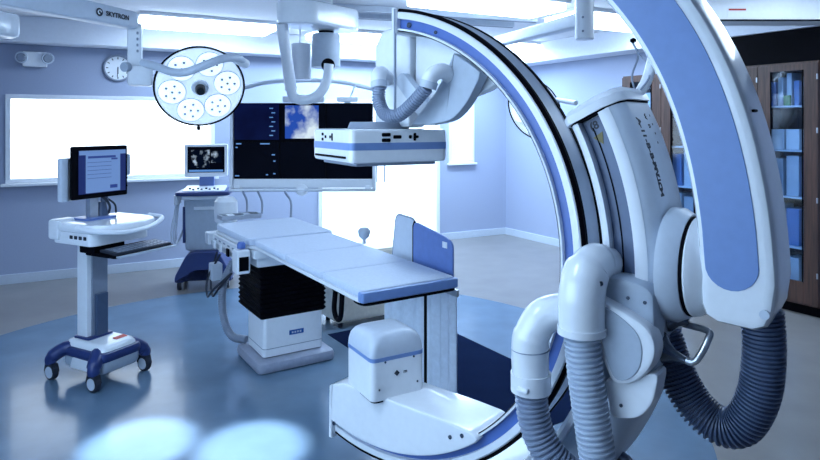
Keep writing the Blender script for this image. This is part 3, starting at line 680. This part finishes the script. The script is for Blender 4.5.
cn = MB().plate(rpoly([(-.20, -.24), (.26, -.24), (.26, .24), (-.20, .24)], .05), .985, 1.03, .012).build('console', 'white', us_)
MB().plate(rpoly([(-.18, -.275), (.30, -.29), (.33, 0), (.30, .29), (-.18, .275)], .06), 1.03, 1.075, .015).build('console_rim', 'navy', cn)
MB().box((.08, 0, 1.085), (.30, .44, .03), .01, rot=Matrix.Rotation(D(6), 4, 'Y')).build('key_panel', 'white', cn)
for k in range(8): MB().cyl((.15+.05*(k % 2), -.15+.043*k, 1.09), (.15+.05*(k % 2), -.15+.043*k, 1.108-.006*(k % 2)), .012, seg=10).build('knob', 'ink', cn)
MB().box((-.06, 0, 1.15), (.06, .16, .16), .01).build('neck', 'navy_light', us_)
um = MB().box((-.02, 0, 1.40), (.06, .47, .37), .018).build('monitor', 'white', us_)
MB().box((.012, 0, 1.41), (.006, .40, .29), .002).build('screen', 'scr_black', um)
MB().box((.016, -.06, 1.42), (.004, .20, .20)).build('screen_image', 'scr_us', um)
MB().box((.016, .11, 1.44), (.004, .11, .13)).build('screen_image', 'scr_us', um)
MB().box((.016, 0, 1.285), (.004, .37, .022)).build('screen_bar', 'scr_ink', um)
for k in range(3):
    y = -.27; MB().cyl((.02+.08*k, y-.02, .93), (.02+.08*k, y-.02, 1.03), .025, None, 14).build('probe', 'white', us_)
    MB().tube(cr([(.02+.08*k, y-.02, .93), (.03+.08*k, y-.05-.01*k, .6), (.05+.05*k, y-.02, .5), (.04, y+.06, .75)], 8), .008, 8).build('probe_cable', 'pale', us_)

# ------------------------------------------------------------------ big wall of screens hung from the ceiling
bm_ = thing('monitor_display', 'very large black multi-image display in a white frame hung behind the table', 'monitor', (-1.02, 5.9, 0), 0)
Wd = 1.325; zt, zb = 2.01, 1.285
cs = MB().box((0, .06, (zt+zb)/2), (Wd, .10, zt-zb), .012).build('display_case', 'black', bm_)
MB().box((-Wd/2-.016, .05, (zt+1.17)/2), (.032, .13, zt-1.17), .008).box((Wd/2+.016, .05, 1.42), (.032, .13, .5), .008).box((0, .05, 1.245), (Wd, .13, .085), .012).build('display_frame', 'white', bm_)
cw = Wd/3
for i in range(3):
    for j in range(2):
        x = -Wd/2+cw*(i+.5); z = zb+(zt-zb)*(.25+.5*(1-j)); k = 3*j+i
        tl = MB().box((x, .008, z), (cw-.016, .006, .34)).build('screen_tile', ['scr_dark', 'scr_black', 'scr_black', 'scr_black', 'scr_black', 'scr_black'][k], cs)
        if k == 1: MB().box((x-.01, .004, z), (.32, .004, .315)).build('x_ray_image', 'scr_xray', tl)
        if k == 0:
            for r in range(7): MB().box((x+.14+.02*(r % 2), .004, z+.13-.043*r), (.035, .003, .01)).build('screen_text', 'scr_ink', tl)
        if k == 3:
            for (dx, dz, L) in ((-.17, .155, .05), (.08, .155, .09), (-.19, .12, .02), (-.185, -.15, .04), (.10, -.14, .02), (.17, -.13, .02), (.16, .05, .03), (.17, -.01, .02)):
                MB().box((x+dx, .004, z+dz), (L, .003, .011)).build('screen_text', 'scr_ink', tl)
hb = MB().cyl((-Wd/2-.03, -.03, 1.185), (Wd/2+.03, -.03, 1.185), .016, None, 14).build('grab_bar', 'steel', bm_)
MB().lathe([(.055, 0), (.06, .02), (.055, .06), (.03, .075)], (-.01, .03, 1.185), (0, -1, 0)).build('bar_knob', 'white', hb)
for x in (-.62, -.01, .62): MB().box((x, .02, 1.20), (.05, .11, .05), .008).build('bar_bracket', 'white', hb)
# ceiling suspension that carries it
sus = thing('monitor_suspension', 'white ceiling boom with curved yoke and drum above the large display', 'boom', (-.98, 5.55, CEIL), 0)
def sz(p): return (p[0]+.98, p[1]-5.55, p[2]-CEIL)
hs = MB().plate(rpoly([(-.20, -.14), (.12, -.16), (.52, .35), (.40, .55), (.22, .52), (-.20, .12)], [.10, .10, .12, .12, .10, .10], 5), -.31, -.10, .03).build('housing', 'white_gloss', sus)
MB().cyl((.15, .15, -.12), (.15, .15, 0), .12, None, 30).build('ceiling_stem', 'white', sus)
a0 = sz(at(282, 24, 5.5)); a1 = sz(at(291, 90, 5.62))
MB().tube([a0, Vector(a0).lerp(Vector(a1), .5), a1], [.055, .05, .055], 18).build('drop_pole', 'white', sus)
MB().tube(cr([sz(at(290, 84, 5.62)), sz(at(294, 97, 5.64)), sz(at(306, 100, 5.66)), sz(at(319, 94, 5.66)), sz(at(327, 80, 5.66)), sz(at(329, 64, 5.66))], 8), .045, 16).build('yoke', 'white', sus)
c0 = sz(at(326, 37, 5.9)); 
dm = MB().cyl((c0[0], c0[1], -.365-.29), (c0[0], c0[1], -.365+.03), .135, None, 40, .012).build('drum', 'grey', sus)
MB().cyl((c0[0], c0[1], -.35), (c0[0], c0[1], -.30), .06, .08, 24).build('drum_joint', 'black', dm)
MB().cyl(sz(at(328, 65, 5.76)), sz(at(328, 65, 5.70)), .062, None, 24).build('drum_socket', 'black', dm)
v0 = sz(at(301, 44, 6.0)); v1 = sz(at(301, 80, 6.0))
MB().cyl(v1, v0, .10, None, 24, .01).build('cover_cylinder', 'white', sus)
MB().tube([sz(at(305, 99, 5.66)), (-.04, .42, -.93)], .03, 12).build('hanger_link', 'white', sus)
MB().box((-.04, .42, -.953), (.40, .08, .06), .01).build('hanger_plate', 'white', sus)
# thin curved rail of the second boom behind the lamp
rl = MB().tube(cr([at(232, 92, 6.4), at(258, 84, 6.4), at(282, 81, 6.42), at(320, 80.5, 6.5), at(346, 83, 6.6), at(372, 89, 6.7)], 8), .022, 12).build('curved_rail', 'pale')
tag(rl, 'thin pale curved rail hanging above the large display', 'rail')
MB().tube([at(300, 81, 6.45), at(300, -20, 6.45)], .012, 8).build('hanger_rod', 'white', rl)
# camera-like bracket on top of the display
wc = thing('camera_bracket', 'small white camera bracket standing on top of the large display', 'camera', (-.60, 5.96, 2.0105), 0)
MB().box((0, 0, .035), (.20, .06, .05), .008).build('body', 'white', wc); MB().cyl((.03, 0, .06), (.07, 0, .17), .008, None, 8).build('stalk', 'pale', wc)
MB().box((0, 0, .006), (.06, .05, .012)).build('foot', 'grey', wc)

# ------------------------------------------------------------------ surgical lamps
def lamp_head(parent, c, nrm, up, R, detail=True):
    n = Vector(nrm).normalized(); M = frame(Vector(up).cross(n), up, c)        # M z axis = n (the direction the lamp shines)
    x = Vector(up).cross(n).normalized(); y = n.cross(x); M = Matrix(((x.x, y.x, n.x, c[0]), (x.y, y.y, n.y, c[1]), (x.z, y.z, n.z, c[2]), (0, 0, 0, 1)))
    def P(a, b_, c_): return M @ Vector((a, b_, c_))
    sh_ = MB().lathe([(R*.30, -.10), (R*.62, -.095), (R*.9, -.06), (R, -.015), (R*.985, .0), (R*.96, .004)], c, n, 48).build('lamp_shell', 'white_gloss', parent)
    MB().lathe([(R*.965, -.004), (R*.965, .005)], c, n, 48).build('front_glass', 'lamp_glass', sh_)
    ring_ = [P(R*1.0*math.cos(2*PI*k/64), R*1.0*math.sin(2*PI*k/64), .004) for k in range(65)]
    MB().tube(ring_, .0065, 8).build('rim_seal', 'black', sh_)
    ring_ = [P(R*.93*math.cos(2*PI*k/64), R*.93*math.sin(2*PI*k/64), -.06) for k in range(65)]
    MB().tube(ring_, .006, 8).build('back_seal', 'black', sh_)
    pods = [(R*.62*math.cos(D(60*k+12)), R*.62*math.sin(D(60*k+12))) for k in range(6)]
    for (px, py) in pods:
        pd = MB().lathe([(R*.30, 0), (R*.30, .010), (R*.275, .016), (R*.05, .018)], P(px, py, .0), n, 28).build('light_pod', 'pod', parent)
        MB().tube([P(px+R*.30*math.cos(2*PI*k/32), py+R*.30*math.sin(2*PI*k/32), .008) for k in range(33)], .0035, 6).build('pod_ring', 'grey', pd)
        if detail:
            for q in range(6):
                a = D(72*q); rr_ = 0 if q == 5 else R*.16
                MB().lathe([(R*.034, 0), (R*.028, .006)], P(px+rr_*math.cos(a), py+rr_*math.sin(a), .015), n, 10).build('lens', 'yellow' if (q == 5 and px > 0 and abs(py) < R*.3) else 'lens', pd)
    hb_ = MB().lathe([(R*.20, 0), (R*.19, .02), (R*.15, .028)], P(0, 0, 0), n, 28).build('centre_boss', 'white', parent)
    MB().lathe([(R*.115, .02), (R*.115, .07), (R*.09, .085)], P(0, 0, 0), n, 24).build('camera_handle', 'black_gloss', hb_)
    return P
sl = thing('surgical_lamp', 'round white surgical lamp with six light pods on a lettered ceiling arm', 'lamp', (-2.75, 2.55, CEIL), 0)
Ls = Vector(sl.location)
def L_(p): return Vector(p)-Ls
hc = at(200, 87, 4.7); nr = (Vector((.35, 0, 1.35))-hc); nr.z = -.52*nr.length
P = lamp_head(sl, L_(hc), nr, (0.0, 0, 1), .325)
MB().cyl((0, 0, 0), (0, 0, -.50), .075, None, 24).build('ceiling_post', 'white', sl)
beam = MB().bar(L_((-2.75, 2.55, 2.56)), L_((-2.035, 4.56, 2.565)), .13, .16, .02, taper=.8).build('ceiling_arm', 'pale', sl)
dv = (Vector((-2.035, 4.56, 0))-Vector((-2.75, 2.55, 0))).normalized(); sd = Vector((dv.y, -dv.x, 0))
tp_ = Vector((-2.75, 2.55, 2.565))+dv*1.86+sd*.0575
lettering('lettering', 'SKYTRON', .046, frame(dv, (0, 0, 1), L_(tp_+dv*.07)), 'ink', beam)
MB().lathe([(.028, 0), (.028, .002)], L_(tp_-dv*.09), sd, 20).build('emblem', 'ink', beam)
MB().tube([L_(tp_-dv*.09+sd*.003+dv*(.013*math.cos(a))+Vector((0, 0, .013*math.sin(a)))) for a in [k*PI/8 for k in range(13)]], .004, 6).build('emblem', 'white', beam)
ps = MB().box(L_((-2.04, 4.60, 2.33)), (.10, .10, .44), .015, rot=Matrix.Rotation(D(20), 4, 'Z')).build('arm_post', 'white', sl)
for k in range(4):
    p = at(136, 33+6*k, 4.53); MB().box(L_((p.x+.012, p.y, p.z)), (.014, .012, .02), .003).build('screw', 'mid_grey', ps)
kn = MB().box(L_((-2.00, 4.60, 2.165)), (.17, .13, .15), .02, rot=Matrix.Rotation(D(20), 4, 'Z')).build('knuckle', 'white', sl)
MB().cyl(L_(at(128, 67, 4.52)), L_(at(124, 67, 4.48)), .035, None, 16).build('knuckle_cap', 'grey', kn)
MB().tube(cr([L_(at(143, 63, 4.58)), L_(at(155, 66, 4.50)), L_(at(172, 72, 4.42)), L_(at(186, 72, 4.36)), L_(at(203, 66, 4.36)), L_(at(222, 59, 4.44)), L_(at(238, 58, 4.60)), L_(at(243, 63, 4.72))], 8), .03, 12).build('yoke_arm', 'pale', sl)
MB().cyl(L_(at(234, 58, 4.6)), L_(at(246, 64, 4.74)), .035, None, 14).build('yoke_joint', 'white', sl)
MB().cyl(P(0, -.34, 0), P(0, -.365, .0), .014, None, 10).build('focus_knob', 'black', sl)

sl2 = thing('surgical_lamp', 'second round surgical lamp half hidden behind the C-arm ring', 'lamp', (1.28, 4.55, CEIL), 0)
Ls = Vector(sl2.location)
hc2 = at(533, 110, 6.0)
P2_ = lamp_head(sl2, L_(hc2), (-.75, -.6, -.35), (0, 0, 1), .30, False)
MB().cyl((0, 0, 0), (0, 0, -.575), .068, None, 24, .012).build('ceiling_post', 'white', sl2)
for z in (-.42, -.52): MB().cyl((-.03, -.064, z), (-.03, -.07, z), .008, None, 8).build('screw', 'mid_grey', sl2)
MB().bar((0, .05, -.42), L_(at(498, 42, 5.9)), .12, .10, .015, taper=.9).build('ceiling_arm', 'pale', sl2)
e_ = at(498, 42, 5.9); MB().tube(cr([L_(e_), L_(e_+Vector((.05, .05, -.15))), L_(at(520, 90, 6.25)), L_(at(535, 105, 6.12))], 8), .03, 12).build('yoke_arm', 'white', sl2)
MB().cyl(L_(at(553, 99, 5.85)), L_(at(576, 103, 5.6)), .02, .024, 12).build('side_handle', 'pale', sl2)

# white ceiling device at the left edge
wd = thing('ceiling_projector', 'white rounded box on a ceiling post at the left edge', 'device', (-2.98, 4.35, CEIL), D(-15))
MB().cyl((-.02, 0, 0), (-.02, 0, -.40), .055, None, 20).build('post', 'white', wd)
bb = MB().box((.02, 0, -.495), (.32, .26, .18), .035).build('body', 'white_gloss', wd)
MB().box((-.03, -.131, -.50), (.14, .006, .012)).build('slot', 'ink', bb); MB().cyl((.12, -.129, -.48), (.12, -.135, -.48), .012, None, 10).build('button', 'grey', bb)
MB().box((-.02, 0, -.395), (.14, .14, .03), .006).build('collar', 'inlay', wd)

# ------------------------------------------------------------------ things on the back wall
def on_wall(u, z, off=0): p = Cn+bd*u+bi*off; return (p.x, p.y, z)
em = thing('emergency_light', 'white twin-head emergency light on the wall above the window', 'light', on_wall(6.66, 2.50, .004), TB)
MB().box((0, .045, .05), (.24, .09, .17), .012).build('housing', 'white', em)
for sx in (-1, 1):
    h_ = MB().lathe([(.03, -.05), (.06, -.02), (.066, .02), (.06, .03), (.045, .02)], (sx*.125, .09, .065), (sx*.25, 1, -.15), 20).build('lamp_head', 'pale', em)
    MB().lathe([(.05, .0), (.04, .012)], Vector((sx*.125, .09, .065))+Vector((sx*.25, 1, -.15)).normalized()*.022, (sx*.25, 1, -.15), 16).build('lens', 'lens', h_)
clk = thing('wall_clock', 'round white wall clock with dark rim', 'clock', on_wall(5.80, 2.49), TB)
MB().lathe([(.165, 0), (.165, .03), (.155, .04), (.142, .04), (.140, .02)], (0, 0, 0), (0, 1, 0), 48).build('rim', 'mid_grey', clk)
fc_ = MB().lathe([(.142, .012), (.142, .022)], (0, 0, 0), (0, 1, 0), 40).build('dial', 'white', clk)
for k in range(12):
    a = D(30*k); MB().box((.118*math.sin(a), .023, .118*math.cos(a)), (.010, .003, .026), rot=Matrix.Rotation(a, 4, 'Y')).build('hour_mark', 'ink', fc_)
MB().box((0, .026, -.03), (.012, .004, .08)).build('hour_hand', 'ink', fc_); MB().box((.002, .028, -.045), (.007, .004, .12), rot=Matrix.Rotation(D(-4), 4, 'Y')).build('minute_hand', 'ink', fc_)

# accessories at the far end of the table
ac = thing('instrument_tray', 'shallow steel tray on the far end of the patient table', 'tray', (-1.50, 5.45, .980), D(-57.5))
b = MB(); b.box((0, 0, .006), (.16, .34, .012), .004)
for sx in (-1, 1): b.box((sx*.08, 0, .02), (.008, .34, .035))
for sy in (-1, 1): b.box((0, sy*.17, .02), (.16, .008, .035))
b.build('tray_pan', 'steel', ac)
for y in (-.08, .06): MB().box((0, y, .026), (.08, .06, .028), .006).build('tray_block', 'white' if y < 0 else 'pale', ac)
for i, (x0, x1, nm) in enumerate(((243, 247, 'leftmost of the three cables below the display'), (258, 262, 'middle of the three cables below the display'), (285, 291, 'rightmost of the three cables below the display'))):
    d = 5.72
    o = MB().tube(cr([at(x0, 191.5, 5.86), at(x0+1, 194, 5.84), at(x1, 202, 5.76), at(x1, 218 if i != 1 else 213, 5.66)], 8), .011, 8).build('hanging_cable', 'mid_grey')
    tag(o, 'grey cable, '+nm, 'cable', 'cables below the display')
bw = MB().lathe([(.08, 0), (.10, .02), (.105, .10), (.10, .2), (.07, .235), (.03, .24)], (-1.68, 5.66, .905), (0, 0, 1)).build('white_canister', 'white')
tag(bw, 'round white canister at the far left corner of the table', 'canister')
pl = MB().lathe([(.012, 0), (.012, .03), (.035, .05), (.045, .09), (.03, .11)], (-.321, 4.334, .97), (0, 0, 1), 18).build('side_clamp', 'grey')
tag(pl, 'small grey clamp on the right edge of the patient table', 'clamp')

# ------------------------------------------------------------------ brown cabinets along the right wall
def fr(t, off): p = Cn+rd*t+ri*off; return p
GAP = .004
def cabinet(t0, t1, lab):
    c = fr((t0+t1)/2, 0); W_ = t1-t0-GAP
    # local x along the wall, local y negative into the room
    c_ = thing('supply_cabinet', lab, 'cabinet', (c.x, c.y, 0), TR, 'brown supply cabinets')
    b = MB()
    b.box((-W_/2+.01, -.20, 1.24), (.02, .37, 2.28)).box((W_/2-.01, -.20, 1.24), (.02, .37, 2.28))
    b.box((0, -.20, 2.39), (W_, .37, .02)).box((0, -.20, .11), (W_, .37, .02)).build('carcass', 'brown_wood', c_)
    MB().box((0, -.025, 1.25), (W_-.04, .012, 2.26)).build('back_panel', 'brown_wood', c_)
    MB().box((0, -.18, .05), (W_, .30, .10)).build('plinth', 'black', c_)
    for z in (.62, 1.10, 1.55, 1.98): MB().box((0, -.19, z), (W_-.044, .32, .016)).build('shelf', 'pale', c_)
    gw = .155; d_ = MB()
    for sx in (-1, 1): d_.box((sx*(gw+W_/2)/2, -.395, 1.25), (W_/2-gw, .022, 2.26), .003)
    d_.box((0, -.395, 2.35), (2*gw, .022, .06)).box((0, -.395, .22), (2*gw, .022, .20))
    dd = d_.build('door', 'brown_wood', c_)
    MB().box((0, -.395, 1.32), (2*gw, .005, 2.0)).build('glass_pane', 'glass', dd)
    for sx in (-1, 1): MB().box((sx*(gw-.006), -.408, 1.32), (.012, .006, 2.0)).build('glazing_bead', 'black', dd)
    for z in (.4, 1.1, 1.75, 2.25): MB().box((W_/2-.004, -.408, z), (.012, .012, .05), .002).build('hinge', 'steel', dd)
    MB().cyl((-W_/2+.06, -.415, 1.1), (-W_/2+.06, -.415, 1.3), .008, None, 10).build('door_handle', 'steel', dd)
    return c
edges = [2.74, 3.305, 3.87, 4.435, 5.0, 5.565]
labs = ['brown glass-fronted supply cabinet nearest the corner of the room', 'brown glass-fronted supply cabinet second from the corner of the room',
        'brown glass-fronted supply cabinet behind the curved support arm', 'brown glass-fronted supply cabinet at the right edge with white boxes and a green pack',
        'brown glass-fronted supply cabinet beyond the right edge']
for k in range(4): cabinet(edges[k], edges[k+1], labs[k])
def supply(name, lab, cat, tc, x, y, z, size, m, grp, bev=.006):
    p = fr(tc, 0)+rd*x+ri*y
    o = MB().box((0, 0, size[2]/2), size, bev).build(name, m); o.location = (p.x, p.y, z); o.rotation_euler = (0, 0, TR)
    return tag(o, lab, cat, grp)
for k in (0, 1, 2, 3):
    tc = (edges[k]+edges[k+1])/2; wh = ['in the supply cabinet nearest the room corner', 'in the second supply cabinet from the corner', 'in the supply cabinet behind the curved arm', 'in the supply cabinet at the right edge'][k]
    pos = ['left', 'middle', 'right']
    for i in range(3):
        supply('supply_box', '%s white carton on the upper shelf %s' % (pos[i], wh), 'box', tc, -.15+.15*i, .20, 1.989 if k != 3 else 1.559+.0, (.125, .20, .20), 'white', 'white cartons in the cabinets')
    if k == 3:
        for i in range(6):
            supply('wrapped_pack', '%s wrapped pack on the top shelf %s' % (['leftmost', 'second', 'third', 'fourth', 'fifth', 'rightmost'][i], wh), 'pack', tc, -.19+.076*i, .20+.01*(i % 2), 1.989, (.05, .18, .24+.04*(i % 3)), ['navy_light', 'pale', 'white', 'inlay', 'pale', 'navy'][i], 'wrapped packs in the right cabinet')
        supply('green_pack', 'small green pack on the top shelf of the cabinet at the right edge', 'pack', tc, -.04, .315, 1.989, (.06, .03, .10), 'green', None, .003)
    for j, z in enumerate((1.109, .629, .121)):
        for i in range(3):
            supply('supply_binder', '%s tall pale folder on the %s shelf %s' % (pos[i], ['third', 'fourth', 'lowest'][j], wh), 'folder', tc, -.15+.15*i, .20, z, (.12, .20, .36+.03*((i+j) % 2)), ['pale', 'inlay', 'pale', 'grey'][(i+j+k) % 4], 'folders in the cabinets')
# black block painting the shade in the gap between cabinets and soffit
struct(MB().box((4.72, -.19, 2.56), (1.24, .36, .31)).build('gap_shade_block', 'black'), (CX, CY, 0), TR)

# ceiling rail at upper right with a sticker
cr_ = thing('ceiling_rail', 'white ceiling rail with black edge and red striped sticker at upper right', 'rail', (3.4, 5.5, CEIL), 0)
b = MB().box((0, 0, -.15), (2.2, .25, .30), .006).build('beam', 'white', cr_)
MB().box((0, -.128, -.292), (2.2, .008, .014)).build('edge_strip', 'black', cr_)
st = MB().box((-.565, -.1275, -.225), (.17, .004, .085)).build('sticker', 'white', b)
MB().box((-.565, -.130, -.200), (.15, .003, .016)).build('sticker_stripe', 'red', st)
# ceiling tracks over the table
for k, (x0, x1, y0, y1) in enumerate(((-.9, 1.4, 6.1, 6.9), (-1.1, 1.2, 6.45, 7.25))):
    t_ = thing('ceiling_track', ['front ceiling track of the pair above the C-arm ring', 'rear ceiling track of the pair above the C-arm ring'][k], 'track', (x0, y0, CEIL), 0, 'ceiling tracks')
    d = Vector((x1-x0, y1-y0, 0))
    MB().bar((0, 0, -.03), d+Vector((0, 0, -.03)), .09, .06, .005).build('track_body', 'pale', t_); MB().bar((0, 0, -.063), d+Vector((0, 0, -.063)), .02, .006).build('track_slot', 'mid_grey', t_)

# two recessed downlights in front of the table (they throw the bright pools on the floor)
for k, (x, y) in enumerate(((-1.53, 3.50), (-.88, 3.46))):
    t_ = thing('downlight', ['recessed ceiling spotlight above the left pool of light', 'recessed ceiling spotlight above the right pool of light'][k], 'light', (x, y, CEIL), 0, 'ceiling spotlights')
    MB().lathe([(.09, -.012), (.09, 0), (.05, 0), (.05, -.012)], (0, 0, 0), (0, 0, 1), 28).build('trim_ring', 'white', t_)
    MB().lathe([(.048, -.006), (.048, -.002)], (0, 0, 0), (0, 0, 1), 24).build('diffuser', 'diffuser', t_)
    la = bpy.data.lights.new('downlight_beam', 'SPOT'); la.energy = 1900; la.color = (.80, .90, 1); la.spot_size = D(14); la.spot_blend = .7; la.shadow_soft_size = .04
    lo = bpy.data.objects.new('downlight_beam', la); COL.objects.link(lo); lo.parent = t_; lo.location = (0, 0, -.02)
